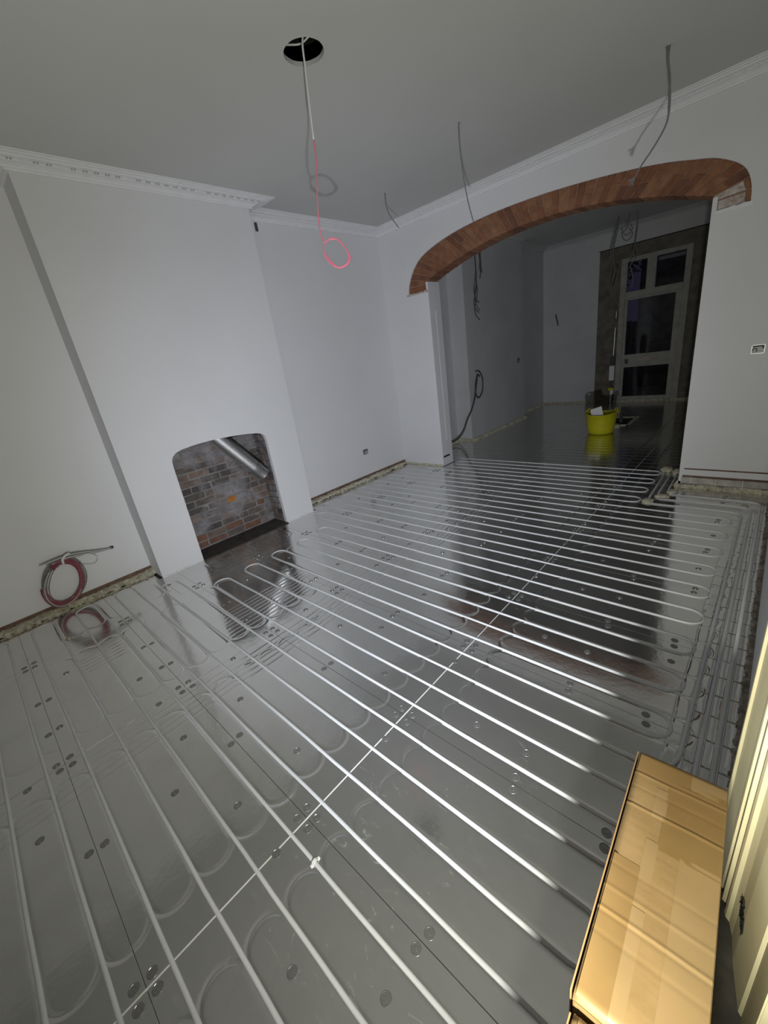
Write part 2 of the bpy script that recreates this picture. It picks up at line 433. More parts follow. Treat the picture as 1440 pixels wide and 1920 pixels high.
# chimney breast face with the fireplace opening
arch_top = [(1.312, 0.98), (1.316, 1.03), (1.335, 1.068), (1.372, 1.095), (1.43, 1.112), (1.58, 1.127), (1.75, 1.130), (1.95, 1.122), (2.12, 1.106), (2.24, 1.088), (2.295, 1.07), (2.322, 1.04), (2.332, 0.99)]
outer = [(CB0, 0.0), (1.306, 0.0)] + arch_top + [(2.338, 0.0), (CB1, 0.0), (CB1, ZC + 0.3), (CB0, ZC + 0.3)]
bm = bmesh.new()
def prism_tri(bm, pts, axis, a, b):
    def P(p, t):
        return (t, p[0], p[1]) if axis == 0 else ((p[0], t, p[1]) if axis == 1 else (p[0], p[1], t))
    for t in (a, b):
        vs = [bm.verts.new(P(p, t)) for p in pts]
        es = [bm.edges.new((vs[i], vs[(i + 1) % len(vs)])) for i in range(len(vs))]
        bmesh.ops.triangle_fill(bm, use_beauty=True, edges=es)
    for i in range(len(pts)):
        p, q = pts[i], pts[(i + 1) % len(pts)]
        bm.faces.new([bm.verts.new(P(p, a)), bm.verts.new(P(q, a)), bm.verts.new(P(q, b)), bm.verts.new(P(p, b))])
    bmesh.ops.remove_doubles(bm, verts=bm.verts, dist=1e-5)
prism_tri(bm, outer, 0, XCH - 0.045, XCH)
box(bm, XL, XCH - 0.045, CB0, CB0 + 0.05, 0, ZC + 0.3)
box(bm, XL, XCH - 0.045, CB1 - 0.05, CB1, 0, ZC + 0.3)
cb = link('wall_chimney_breast', bm, M_wall); struct(cb, 'white painted chimney breast with an arched fireplace opening')
# fireplace recess: mortar backing, bricks, hearth
fb = bbox('fireplace_backing', M_mortar, XL - 0.001, XL + 0.006, 1.2, 2.45, 0.0, 1.5, cb)
bbox('fireplace_backing', M_mortar, XL + 0.006, XCH - 0.046, 2.345, 2.42, 0.0, 1.5, cb)
bbox('fireplace_backing', M_mortar, XL + 0.006, XCH - 0.046, 1.22, 1.298, 0.0, 1.5, cb)
bbox('fireplace_throat', M_dark, XL + 0.006, XCH - 0.046, CB0 + 0.05, CB1 - 0.05, 1.5, 1.54, cb)
def brick_mesh(l, h, d, rs):
    """brick centred at the origin: length y, height z, depth x, uneven edges"""
    r = random.Random(rs); bm = bmesh.new(); vs = box(bm, -d / 2, d / 2, -l / 2, l / 2, -h / 2, h / 2)
    for v in vs: v.co += Vector((r.uniform(-.002, .002), r.uniform(-.004, .004), r.uniform(-.003, .003)))
    bmesh.ops.bevel(bm, geom=bm.edges[:], offset=0.004, segments=1, affect='EDGES')
    me = bpy.data.meshes.new('brick'); bmesh.ops.recalc_face_normals(bm, faces=bm.faces); bm.to_mesh(me); bm.free(); return me
CH = 0.0745
ME_FULL = []; ME_HALF = []
for i in range(3):
    a = brick_mesh(0.207, CH - 0.012, 0.05, i); a.materials.append(M_firebrick); ME_FULL.append(a)
    a = brick_mesh(0.098, CH - 0.012, 0.05, 10 + i); a.materials.append(M_firebrick); ME_HALF.append(a)
def spec_brick(base, mat):
    c = base.copy(); c.materials.clear(); c.materials.append(mat); return c
for c in range(15):
    z = 0.012 + CH * (c + 0.5); y = 1.29 - (0.11 if c % 2 else 0.0) - rng.uniform(0, .03)
    while y < 2.35:
        half = rng.random() < 0.14
        L = 0.11 if half else 0.2185
        yc = y + L / 2; a, b_ = max(y + 0.006, 1.30), min(y + L - 0.006, 2.343)
        if b_ - a > 0.03:
            me = (ME_HALF if half else ME_FULL)[rng.randrange(3)]
            full = b_ - a > L - 0.013
            hue = None
            if abs(z - 0.42) < 0.04 and 1.86 < yc < 2.0: hue = M_orange
            elif abs(z - 0.27) < 0.04 and 2.1 < yc < 2.25: hue = M_rust
            elif z < 0.19 and rng.random() < 0.45: hue = M_rust
            if hue: me = spec_brick(me, hue)
            sc = 1.0 if full else (b_ - a) / (L - 0.012)
            inst('brick', me, cb, (XL - 0.018 + 0.003 * rng.random(), (a + b_) / 2, z), (0, 0, 0), (1, sc, 1))
        y += L
    # cheeks
    for ych, sg in ((2.346, 1), (1.297, -1)):
        x = XL + 0.01 - (0.10 if c % 2 else 0.0)
        while x < XCH - 0.05:
            a, b_ = max(x + 0.006, XL + 0.012), min(x + 0.2, XCH - 0.05)
            if b_ - a > 0.02:
                inst('brick', ME_FULL[rng.randrange(3)], cb, ((a + b_) / 2, ych + sg * (0.014 - 0.003 * rng.random()), z), (0, 0, PI / 2), (1, (b_ - a) / 0.207, 1))
            x += 0.206
hs = bbox('hearth_slab', M_hearth, XL + 0.01, -3.985, 1.31, 2.335, 0.0005, 0.005, floor, 0.001)

# arch wall
ext = [(-3.873, 2.392), (-3.855, 2.50), (-3.771, 2.65), (-3.66, 2.755), (-3.528, 2.818), (-3.29, 2.885), (-3.041, 2.927), (-2.70, 2.958), (-2.369, 2.966), (-2.04, 2.960), (-1.715, 2.940), (-1.44, 2.915), (-1.175, 2.882), (-0.96, 2.845), (-0.789, 2.803), (-0.65, 2.765), (-0.542, 2.712), (-0.464, 2.655), (-0.414, 2.586), (-0.385, 2.488), (-0.378, 2.392)]
extc = [(p.x, p.z) for p in spline([(a, 0, b_) for a, b_ in ext], 4)]
JL, JR = -3.545, -0.622
cx_, rise = (JL + JR) / 2, 0.257; hs_ = (JR - JL) / 2; RA = (hs_ ** 2 + rise ** 2) / (2 * rise); zc_ = 2.50 + rise - RA
def intr(x): return zc_ + math.sqrt(RA * RA - (x - cx_) ** 2)
outer = [(XL - 0.2, 0.0), (JL, 0.0), (JL, 2.489), (JL - 0.028, 2.489), (JL - 0.028, 2.392)] + extc + [(JR + 0.033, 2.392), (JR + 0.033, 2.489), (JR, 2.489), (JR, 0.0), (XR + 0.15, 0.0), (XR + 0.15, ZC2 + 0.3), (XL - 0.2, ZC2 + 0.3)]
bm = bmesh.new(); prism_tri(bm, outer, 1, YA0, YA1)
wa = link('wall_arch', bm, M_wall); struct(wa, 'white painted wall pierced by a wide brick archway')
# voussoirs
def arclen(P):
    s = [0]
    for a, b_ in zip(P, P[1:]): s.append(s[-1] + math.hypot(b_[0] - a[0], b_[1] - a[1]))
    return s
def at(P, s, t):
    t *= s[-1]
    for i in range(len(P) - 1):
        if t <= s[i + 1] or i == len(P) - 2:
            f = (t - s[i]) / max(s[i + 1] - s[i], 1e-9); return (P[i][0] + f * (P[i + 1][0] - P[i][0]), P[i][1] + f * (P[i + 1][1] - P[i][1]))
inn = [(JL - 0.03, 2.392), (JL - 0.03, 2.49)] + [(JL + (JR - JL) * i / 40, intr(JL + (JR - JL) * i / 40)) for i in range(41)] + [(JR + 0.035, 2.49), (JR + 0.035, 2.392)]
se, si = arclen(extc), arclen(inn)
bm = bmesh.new()
NB = 46
# mortar core behind the brick faces
mc = [at(extc, se, i / 80) for i in range(81)] + [at(inn, si, 1 - i / 80) for i in range(81)]
core_in = [(x, z + 0.006) if JL < x < JR else (x, z) for x, z in [at(inn, si, 1 - i / 80) for i in range(81)]]
bm = bmesh.new(); A = [at(extc, se, i / 80) for i in range(81)]; B = core_in[::-1]
for i in range(80):
    q = [A[i], A[i + 1], B[i + 1], B[i]]
    fr = [bm.verts.new((x, YA0 + 0.020, z)) for x, z in q]; bk = [bm.verts.new((x, YA1 - 0.02, z)) for x, z in q]
    bm.faces.new(fr); bm.faces.new(bk[::-1]); bm.faces.new([fr[2], fr[3], bk[3], bk[2]]); bm.faces.new([fr[0], fr[1], bk[1], bk[0]])
bmesh.ops.remove_doubles(bm, verts=bm.verts, dist=1e-5)
link('arch_mortar', bm, M_mortar2, wa)
def vouss(t0, t1, r0, r1, mat=M_archbrick):
    e0, e1 = at(extc, se, t0), at(extc, se, t1); i0, i1 = at(inn, si, t0), at(inn, si, t1)
    L = lambda p, q, f: (p[0] + (q[0] - p[0]) * f, p[1] + (q[1] - p[1]) * f)
    a, b_, c, d = L(i0, e0, r0), L(i1, e1, r0), L(i1, e1, r1), L(i0, e0, r1)
    bm = bmesh.new(); yf = YA0 + 0.012 + rng.uniform(-.002, .003)
    prism(bm, [a, b_, c, d], 1, yf, YA1 - 0.012)
    bmesh.ops.bevel(bm, geom=bm.edges[:], offset=0.003, segments=1, affect='EDGES')
    link('brick', bm, mat, wa)
gj = 0.0016
for i in range(NB):
    t0, t1 = i / NB + gj, (i + 1) / NB - gj
    if i in (NB - 1, NB - 2):
        vouss(t0, t1, 0.0, 0.82, M_patch); vouss(t0, t1, 0.85, 0.985); continue
    mode = rng.random()
    if mode < 0.5: vouss(t0, t1, 0.0, 0.985)
    elif i % 2: vouss(t0, t1, 0.0, 0.47); vouss(t0, t1, 0.50, 0.985)
    else: vouss(t0, t1, 0.0, 0.62); vouss(t0, t1, 0.65, 0.985)
# ragged plaster lips under the arch feet
rough_strip('plaster_lip', M_patch, (-3.90, YA0 - 0.001), (JL - 0.005, YA0 - 0.001), 0.006, 0.022, 3, 0.02, wa, (0, -1), 2.372)
rough_strip('plaster_lip', M_corn, (-0.60, YA0 - 0.001), (-0.36, YA0 - 0.001), 0.006, 0.026, 4, 0.02, wa, (0, -1), 2.362)
# metal bead on the left jamb
bbox('corner_bead', M_white, JL - 0.002, JL + 0.003, 5.008, 5.022, 0.37, 2.145, wa)
bm = bmesh.new(); box(bm, JL - 0.002, JL + 0.002, 4.90, 5.06, 0.125, 0.150)
o = link('jamb_slot', bm, M_dark, wa)
# exposed foot of the pier right of the arch: plaster lip, gap and whitewashed bricks
gap = bbox('plaster_gap', M_rawbrown, -0.585, XR, YA0 - 0.0015, YA0 + 0.01, 0.182, 0.196, wa)
bbox('plaster_gap', M_rawbrown, -0.592, XR, YA0 - 0.003, YA0 + 0.01, 0.10, 0.122, wa)
for k, (a, b_) in enumerate(((-0.60, -0.525), (-0.518, -0.325), (-0.318, -0.125), (-0.118, 0.075))):
    bm = bmesh.new(); box(bm, a, b_, YA0 - 0.008 + 0.002 * rng.random(), YA0 + 0.02, 0.038, 0.100)
    bmesh.ops.bevel(bm, geom=bm.edges[:], offset=0.004, segments=1, affect='EDGES'); link('brick', bm, M_whitebrick, wa)
bbox('plaster_gap', M_mortar, -0.605, XR, YA0 - 0.002, YA0 + 0.01, 0.0, 0.036, wa)

# right wall and doorway
wr = bbox('wall_right', M_wall, XR, XR + 0.15, 1.262, YA0, 0.0, ZC + 0.3); struct(wr, 'right hand wall running from the doorway to the arch')
wr2 = bbox('wall_right_near', M_wall, XR, XR + 0.15, YN, -0.30, 0.0, ZC + 0.3); struct(wr2)
wr3 = bbox('wall_over_door', M_wall, XR, XR + 0.15, -0.30, 1.262, 2.25, ZC + 0.3); struct(wr3)
prof = [(0.10, 1.262), (0.068, 1.259), (0.0655, 1.252), (0.0668, 1.242), (0.0735, 1.234), (0.0745, 1.228),
        (0.0915, 1.125), (0.0895, 1.118), (0.0915, 1.108), (0.1010, 1.104), (0.1045, 1.094), (0.1010, 1.086), (0.0965, 1.082),
        (0.0975, 1.072), (0.1080, 1.068), (0.1120, 1.056), (0.1085, 1.048), (0.1055, 1.042), (0.1090, 1.030), (0.1180, 1.022),
        (0.1270, 0.990), (0.1330, 0.930), (0.1420, 0.880), (0.1520, 0.826), (0.1580, 0.820), (0.25, 0.818), (0.25, 1.262)]
bm = bmesh.new(); prism_tri(bm, prof, 2, 0.0, 2.25)
da = link('trim_door_architrave', bm, M_cream); struct(da, 'cream gloss painted moulded door architrave')
lin = bbox('door_lining', M_cream, 0.158, 0.26, 0.70, 0.816, 0.0, 2.25, da, 0.003)
# black scribbles and pencil marks on the lining
for k in range(14):
    y_ = 0.96 + rng.uniform(-.03, .03); z_ = 0.17 + rng.uniform(-.022, .022)
    pts = [(0.1290 + 0.0, y_ + 0.02 * math.sin(j * 1.3 + k) , z_ + 0.022 * math.cos(j * 2.1 + k * 2)) for j in range(5)]
    pts = [(0.1328 - (p[1] - 0.93) * 0.10 - 0.0012, p[1], p[2]) for p in pts]
    tubeobj('marker_scribble', pts, 0.0009, M_black, da, 4, 3)
# hall outside the doorway, behind the camera
hb = bbox('wall_hall', M_wall, 1.35, 1.45, YN, 3.0, 0.0, 2.9); struct(hb)
wn = bbox('wall_near', M_wall, XL - 0.2, 1.45, YN - 0.1, YN, 0.0, ZC + 0.3); struct(wn)
wh = bbox('wall_hall_end', M_wall, XR + 0.15, 1.45, 3.0, 3.1, 0.0, 2.9); struct(wh)
ch = bbox('ceiling_hall', M_ceil, XR + 0.15, 1.45, YN, 3.1, 2.9, 3.0); struct(ch)

# ------------------------------------------------------------------ ceiling with cut-outs
def circ(c, r, n=32, ry=None, rot=0, wob=0.0):
    out = []
    for i in range(n):
        a = 2 * PI * i / n; q = 1 + wob * math.sin(a * 5 + 1) * 0.5 + wob * math.sin(a * 9)
        x, y = r * q * math.cos(a), (ry or r) * q * math.sin(a)
        out.append((c[0] + x * math.cos(rot) - y * math.sin(rot), c[1] + x * math.sin(rot) + y * math.cos(rot)))
    return out
HC = (-2.1366, 2.0109)
holes = [circ(HC, 0.110, 36, wob=0.006), circ((-0.8244, 3.9453), 0.034, 14, 0.016, 0.5), circ((-2.0826, 3.4585), 0.012, 10), circ((-3.2907, 3.9316), 0.036, 12, 0.014, 0.7)]
ceil = holed('ceiling', M_ceil, [(XL - 0.2, YN - 0.1), (XR + 0.15, YN - 0.1), (XR + 0.15, YA0), (XL - 0.2, YA0)], holes, 2, ZC, ZC + 0.022)
struct(ceil, 'grey white plaster ceiling with cable holes')
bbox('ceiling_void', M_dark, XL - 0.2, XR + 0.15, YN - 0.1, YA0, ZC + 0.22, ZC + 0.25, ceil)
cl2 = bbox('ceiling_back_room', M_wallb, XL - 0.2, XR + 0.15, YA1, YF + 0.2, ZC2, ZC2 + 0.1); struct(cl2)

# ------------------------------------------------------------------ cornices
def sweep(name, mat, path, profile, closed=False):
    """profile (d, z): d = distance off the wall towards the room; path runs with the room on its right"""
    P = [Vector((a, b_, 0)) for a, b_ in path]; n = len(P); bm = bmesh.new(); rings = []
    for i, p in enumerate(P):
        def nr(a, b_):
            t = (b_ - a).normalized(); return Vector((t.y, -t.x, 0))
        if closed or 0 < i < n - 1:
            n1, n2 = nr(P[i - 1], p), nr(p, P[(i + 1) % n]); mt = (n1 + n2) / (1 + n1.dot(n2))
        elif i == 0: mt = nr(P[0], P[1])
        else: mt = nr(P[-2], P[-1])
        rings.append([bm.verts.new(p + mt * d + Vector((0, 0, z))) for d, z in profile])
    rng_ = range(n) if closed else range(n - 1)
    for i in rng_:
        a, b_ = rings[i], rings[(i + 1) % n]
        for j in range(len(profile) - 1): bm.faces.new([a[j], a[j + 1], b_[j + 1], b_[j]])
    return link(name, bm, mat)
def cprof(zc):
    return [(0.0, zc - 0.062), (0.022, zc - 0.062), (0.025, zc - 0.052), (0.036, zc - 0.050), (0.046, zc - 0.040), (0.066, zc - 0.031), (0.092, zc - 0.027),
            (0.096, zc - 0.022), (0.120, zc - 0.020), (0.138, zc - 0.017), (0.142, zc - 0.011), (0.165, zc - 0.010), (0.170, zc - 0.005), (0.195, zc - 0.004), (0.199, zc + 0.001)]
path = [(XL, YN), (XL, CB0), (XCH, CB0), (XCH, CB1), (XL, CB1), (XL, YA0), (XR, YA0), (XR, YN)]
corn = sweep('trim_1', M_corn, path, cprof(ZC), True); struct(corn, 'white plaster cornice with a small leaf enrichment')
corn2 = sweep('trim_2', M_wallb, [(XL, YA1), (XL, 6.47), (-4.0, 6.47), (-4.0, 8.65), (XL, 8.65), (XL, YF), (XR, YF), (XR, YA1)], cprof(ZC2), True); struct(corn2, 'plaster cornice of the back room')
# leaf enrichment pairs on the cornice
bm = bmesh.new()
for s_ in (-0.010, 0.010):
    bmesh.ops.create_icosphere(bm, subdivisions=1, radius=1, matrix=Matrix.Translation((s_, 0, 0)) @ Matrix.Diagonal((0.0075, 0.010, 0.010, 1)))
bm2 = bmesh.new()
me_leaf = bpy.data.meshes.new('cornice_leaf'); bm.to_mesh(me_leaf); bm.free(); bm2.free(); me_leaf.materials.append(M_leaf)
me_leaf2 = me_leaf.copy(); me_leaf2.materials.clear(); me_leaf2.materials.append(M_corn)
def leaves(p0, p1, nrm, me=me_leaf):
    p0 = Vector(p0); p1 = Vector(p1); L = (p1 - p0).length; n = int(L / 0.072); ang = math.atan2((p1 - p0).y, (p1 - p0).x)
    for i in range(n):
        p = p0.lerp(p1, (i + 0.5) / n) + Vector(nrm) * 0.106
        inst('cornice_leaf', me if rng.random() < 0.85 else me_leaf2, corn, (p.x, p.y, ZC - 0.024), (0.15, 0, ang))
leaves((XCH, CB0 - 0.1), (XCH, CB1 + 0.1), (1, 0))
leaves((XL + 0.08, YA0), (XR, YA0), (0, -1), me_leaf2)
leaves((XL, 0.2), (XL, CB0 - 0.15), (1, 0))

# ------------------------------------------------------------------ wall feet: foam beads and rubble
def trimstrip(i, mat, *a, **k):
    o = rough_strip('trim_%d' % i, mat, *a, **k); struct(o); return o
T = 10
def foot(p0, p1, out, foam=0.055, seed=0, brown=True):
    global T
    o = trimstrip(T, M_foam, p0, p1, foam, 0.032, seed, out=out); T += 1
    if brown:
        ax = 0 if abs(out[0]) > 0.5 else 1
        q0, q1 = Vector(p0), Vector(p1); n = Vector(out)
        bm = bmesh.new()
        a = q0; b_ = q1 + n * 0.006
        box(bm, min(a.x, b_.x), max(a.x, b_.x) , min(a.y, b_.y), max(a.y, b_.y), 0.0, 0.062)
        o2 = link('trim_%d' % T, bm, M_rawbrown); struct(o2); T += 1
foot((XL, YN), (XL, CB0), (1, 0), 0.085, 1)
foot((XL, CB1), (XL, YA0), (1, 0), 0.075, 2)
o = trimstrip(T, M_foam, (XL + 0.08, YA0), (JL, YA0), 0.018, 0.022, 3, out=(0, -1)); T += 1
o = trimstrip(T, M_corn, (XCH, CB0), (XCH, 1.30), 0.014, 0.010, 4, out=(1, 0)); T += 1
o = trimstrip(T, M_corn, (XCH, 2.34), (XCH, CB1), 0.016, 0.010, 5, out=(1, 0)); T += 1
o = trimstrip(T, M_debris, (XR, 1.27), (XR, YA0), 0.028, 0.02, 6, out=(-1, 0)); T += 1
o = trimstrip(T, M_foam, (-0.64, YA0), (XR, YA0), 0.05, 0.03, 7, out=(0, -1)); T += 1
o = trimstrip(T, M_foam, (JR + 0.02, YA0), (JR + 0.02, YA1 + 0.3), 0.05, 0.05, 17, out=(-1, 0)); T += 1

# ------------------------------------------------------------------ back room
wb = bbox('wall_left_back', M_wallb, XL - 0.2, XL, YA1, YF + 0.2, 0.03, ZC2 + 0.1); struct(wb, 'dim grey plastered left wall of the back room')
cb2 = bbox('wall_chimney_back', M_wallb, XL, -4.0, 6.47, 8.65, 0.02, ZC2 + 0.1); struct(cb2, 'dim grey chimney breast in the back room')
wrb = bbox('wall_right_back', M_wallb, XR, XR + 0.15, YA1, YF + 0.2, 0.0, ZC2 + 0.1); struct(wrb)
DX0, DX1 = -2.86, -1.36                  # masonry opening for the back door
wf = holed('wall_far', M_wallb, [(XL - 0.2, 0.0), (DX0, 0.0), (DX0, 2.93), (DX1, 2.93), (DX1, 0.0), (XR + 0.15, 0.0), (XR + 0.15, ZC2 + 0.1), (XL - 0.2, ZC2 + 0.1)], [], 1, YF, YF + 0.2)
struct(wf, 'far wall of the back room around the glazed door')
br = holed('bare_surround', M_bare, [(-3.12, 0.0), (DX0, 0.0), (DX0, 2.93), (DX1, 2.93), (DX1, 0.0), (-1.12, 0.0), (-1.12, 3.05), (-3.12, 3.05)], [], 1, YF - 0.006, YF, wf)
bbox('plaster_crack', M_dark, -3.14, -1.10, YF - 0.009, YF - 0.004, 3.05, 3.064, wf)
bbox('surround_board', M_bare, -2.83, -2.76, YF - 0.02, YF, 0.0, 2.90, wf)
for k, p in enumerate((((XL, YA1), (XL, 6.47), (1, 0)), ((XL, 8.65), (XL, YF), (1, 0)), ((-4.0, 6.47), (-4.0, 8.65), (1, 0)), ((XL, YF), (-3.1, YF), (0, -1)), ((-2.7, YF), (-1.2, YF), (0, -1)), ((-4.0, 6.47), (XL, 6.47), (0, -1)))):
    o = trimstrip(T, M_foam, p[0], p[1], 0.05, 0.035, 30 + k, out=p[2]); T += 1
# glazed back door with a two-light transom
door = empty('door_1', ((DX0 + DX1) / 2, YF, 0)); struct(door, 'glazed back door with letter plate below a two pane transom')
def part(name, mat, x0, x1, z0, z1, y0=YF - 0.03, y1=YF + 0.05, bev=0.006, par=None):
    o = bbox(name, mat, x0 - door.location.x, x1 - door.location.x, y0 - YF, y1 - YF, z0, z1, par or door, bev); return o
part('frame_post', M_frame, -2.70, -2.60, 0.0, 2.82); part('frame_post', M_frame, -1.62, -1.52, 0.0, 2.82)
part('reveal_fill', M_bare, -2.86, -2.70, 0.0, 2.93, YF - 0.01); part('reveal_fill', M_bare, -1.52, -1.36, 0.0, 2.93, YF - 0.01); part('reveal_fill', M_bare, -2.70, -1.52, 2.82, 2.93, YF - 0.01)
part('frame_head', M_frame, -2.60, -1.62, 2.74, 2.82)
part('transom_bar', M_frame, -2.60, -1.62, 2.09, 2.20, YF - 0.045)
part('mullion', M_frame, -2.245, -2.085, 2.20, 2.74)
part('transom_casing', M_frame, -2.60, -2.585, 2.20, 2.74); part('pane', M_glass, -2.585, -2.245, 2.20, 2.74, YF + 0.01, YF + 0.016, 0)
part('pane', M_glass, -2.085, -1.62, 2.20, 2.74, YF + 0.01, YF + 0.016, 0)
part('blind_roll', M_frame, -2.07, -1.63, 2.655, 2.72, YF + 0.02, YF + 0.05)
part('door_stile', M_frame, -2.60, -2.545, 0.02, 2.09, YF - 0.01, YF + 0.04); part('door_stile', M_frame, -1.725, -1.62, 0.02, 2.09, YF - 0.01, YF + 0.04)
part('door_rail', M_frame, -2.545, -1.725, 2.045, 2.09, YF - 0.01, YF + 0.04)
mr = part('door_rail', M_frame, -2.545, -1.725, 0.727, 0.985, YF - 0.01, YF + 0.04)
part('door_rail', M_frame, -2.545, -1.725, 0.02, 0.114, YF - 0.01, YF + 0.04)
part('letter_plate', M_patch, -2.27, -2.05, 0.84, 0.91, YF - 0.022, YF - 0.008, 0.003, mr)
part('pane', M_glass, -2.545, -1.725, 0.985, 2.045, YF + 0.01, YF + 0.016, 0)
part('pane', M_glass, -2.545, -1.725, 0.114, 0.727, YF + 0.01, YF + 0.016, 0)
part('lock', M_cabd, -2.53, -2.47, 0.80, 0.90, YF - 0.02, YF - 0.008, 0.003, mr)

# ------------------------------------------------------------------ heating pipes (continuous serpentines)
def uturn(xt, k, side, z, n=10):
    """half circle from row k to row k+1 with its tip at xt; side -1 left, +1 right"""
    r = PIT / 2; xc = xt - side * r; yc = rowy(k) + r
    return [(xc + side * r * math.sin(PI * i / n), yc - r * math.cos(PI * i / n), z) for i in range(n + 1)]
def left_tip(k):
    if 5 <= k <= 6: return -3.86
    if 7 <= k <= 14: return -3.43 + 0.01 * math.sin(k)
    if k in (15, 16): return -3.48
    if k in (17, 18): return -3.88
    if k == 33: return -3.47
    if k < 5: return -4.135
    if k > 42 and k < 58: return -3.9
    return -4.10
def right_tip(k):
    if 28 <= k <= 34: return -0.84
    return -0.125
PZ = -0.0012
def wiggle(k, xa, xb):
    """straight row with slight waviness"""
    n = max(2, int(abs(xb - xa) / 0.2)); out = []
    for i in range(1, n):
        x = xa + (xb - xa) * i / n
        out.append((x, rowy(k) + rng.uniform(-.0016, .0016), PZ + rng.uniform(-.0004, .0008)))
    return out
def serp(k0, k1, start, step=1, left=True, xend=-3.9):
    """rows k0..k1; start = polyline leading into row k0; rows k, k+1 join on the left when k is odd, else on the right"""
    pts = list(start); k = k0
    while True:
        xa = pts[-1][0]
        if k == k1: pts += wiggle(k, xa, xend) + [(xend, rowy(k), PZ)]; break
        lowr = min(k, k + step); sd = -1 if left else 1
        xt = left_tip(lowr) if left else right_tip(lowr)
        u = uturn(xt, lowr, sd, PZ)
        pts += wiggle(k, xa, xt - sd * PIT / 2) + (u if step > 0 else u[::-1])
        k += step; left = not left
    return pts
def bend(p, c, q, r=0.07, n=6):
    """rounded corner at c between p and q"""
    p, c, q = Vector(p), Vector(c), Vector(q); a = c + (p - c).normalized() * r; b_ = c + (q - c).normalized() * r
    return [tuple((1 - t) ** 2 * a + 2 * t * (1 - t) * c + t * t * b_) for t in [i / n for i in range(n + 1)]]
R_P = 0.0080
def feed(x, yfar, xfar, ynear, row=None):
    c1 = (x, yfar, 0.005)
    pts = [(xfar, yfar, 0.004)] + bend((xfar, yfar, 0.005), c1, (x, ynear, 0.005), 0.10)
    if row is None: pts += [(x, ynear, 0.005)]
    else: pts += bend(c1, (x, rowy(row), 0.005), (-0.5, rowy(row), PZ), 0.13) + [(x - 0.2, rowy(row), PZ)]
    return pts
def pipe(name, pts, mat, label, group=None):
    bm = bmesh.new(); tube(bm, pts, R_P, 8); o = link(name, bm, mat, None, True)
    tag(o, label, 'pipe', group); return o

pipe('heating_pipe', serp(8, -9, feed(-0.022, 4.43, -0.70, 1.3, 8), -1), M_pipe,
     'grey heating pipe snaking over the nearest floor boards up to the box')
pipe('heating_pipe', serp(9, 31, feed(-0.077, 4.28, -0.75, 1.5, 9)), M_pipe,
     'grey heating pipe snaking over the middle floor between fireplace and arch')
pipe('heating_pipe', serp(32, 35, [(-3.48, rowy(32), PZ)], 1, False, -3.7), M_pipe,
     'grey heating pipe snaking under the arch into the back room')
pipe('feed_pipe', feed(0.031, 4.585, -0.62, 0.60), M_pipe, 'grey feed pipe running closest to the right hand wall')
for k, (xa, ya, xb, yb) in enumerate(((-0.775, 4.34, -0.80, 5.32), (-0.725, 4.47, -0.745, 5.30), (-0.665, 4.62, -0.685, 5.25))):
    pipe('feed_pipe', [(xa, ya, 0.004), (xa - 0.008, ya + 0.12, 0.012), (xb + 0.004, yb - 0.12, 0.012), (xb, yb, 0.004)], M_pipe,
         ('short grey pipe under the arch farthest from the right pier', 'middle one of three short grey pipes under the arch', 'short grey pipe under the arch beside the right pier')[k])
# white clip on the pipe in the foreground
bm = bmesh.new()
n = 12
ring = [(0.0105, -0.006), (0.0125, -0.006), (0.0125, 0.006), (0.0105, 0.006)]
rr = [[bm.verts.new((b_, a * math.cos(PI * i / n), a * math.sin(PI * i / n))) for a, b_ in ring] for i in range(n + 1)]
for p, q in zip(rr, rr[1:]):
    for j in range(4): bm.faces.new([p[j], p[(j + 1) % 4], q[(j + 1) % 4], q[j]])
bm.faces.new(rr[0]); bm.faces.new(rr[-1][::-1])
box(bm, -0.004, 0.004, 0.0105, 0.020, -0.001, 0.004); box(bm, -0.004, 0.004, -0.020, -0.0105, -0.001, 0.004)
clip = link('pipe_clip', bm, M_white); clip.location = (-0.972, rowy(2), 0.0015); tag(clip, 'small white plastic clip gripping a pipe in the foreground', 'pipe clip')

# expanding foam blobs around the pipe ends near the right pier
fl = ['lump of cream foam on the floor at the left pipe end near the arch', 'long cream foam lump on the floor between two pipe ends', 'cream foam lump against the foot of the right pier', 'cream foam lump at the far end of the short pipes under the arch', 'small cream foam lump behind the right pier', 'cream foam dab on the bend of the outer feed pipe']
for k, (c, s_) in enumerate((((-0.775, 4.33, 0.006), (0.050, 0.055, 0.022)), ((-0.69, 4.50, 0.006), (0.062, 0.05, 0.02)), ((-0.632, 4.66, 0.006), (0.045, 0.07, 0.024)), ((-0.80, 5.37, 0.008), (0.06, 0.07, 0.045)), ((-0.70, 5.32, 0.008), (0.045, 0.06, 0.035)), ((-0.075, 4.455, 0.008), (0.032, 0.03, 0.012)))):
    o = blob('foam_lump', M_foam, c, s_, k + 2); tag(o, fl[k], 'foam', 'foam lumps on the pipes')
o = blob('plaster_crumb', M_foam, (-3.68, 0.078, 0.004), (0.035, 0.018, 0.008), 9, None, 2); tag(o, 'cream plaster crumb on the foil by the cable coil', 'crumb')

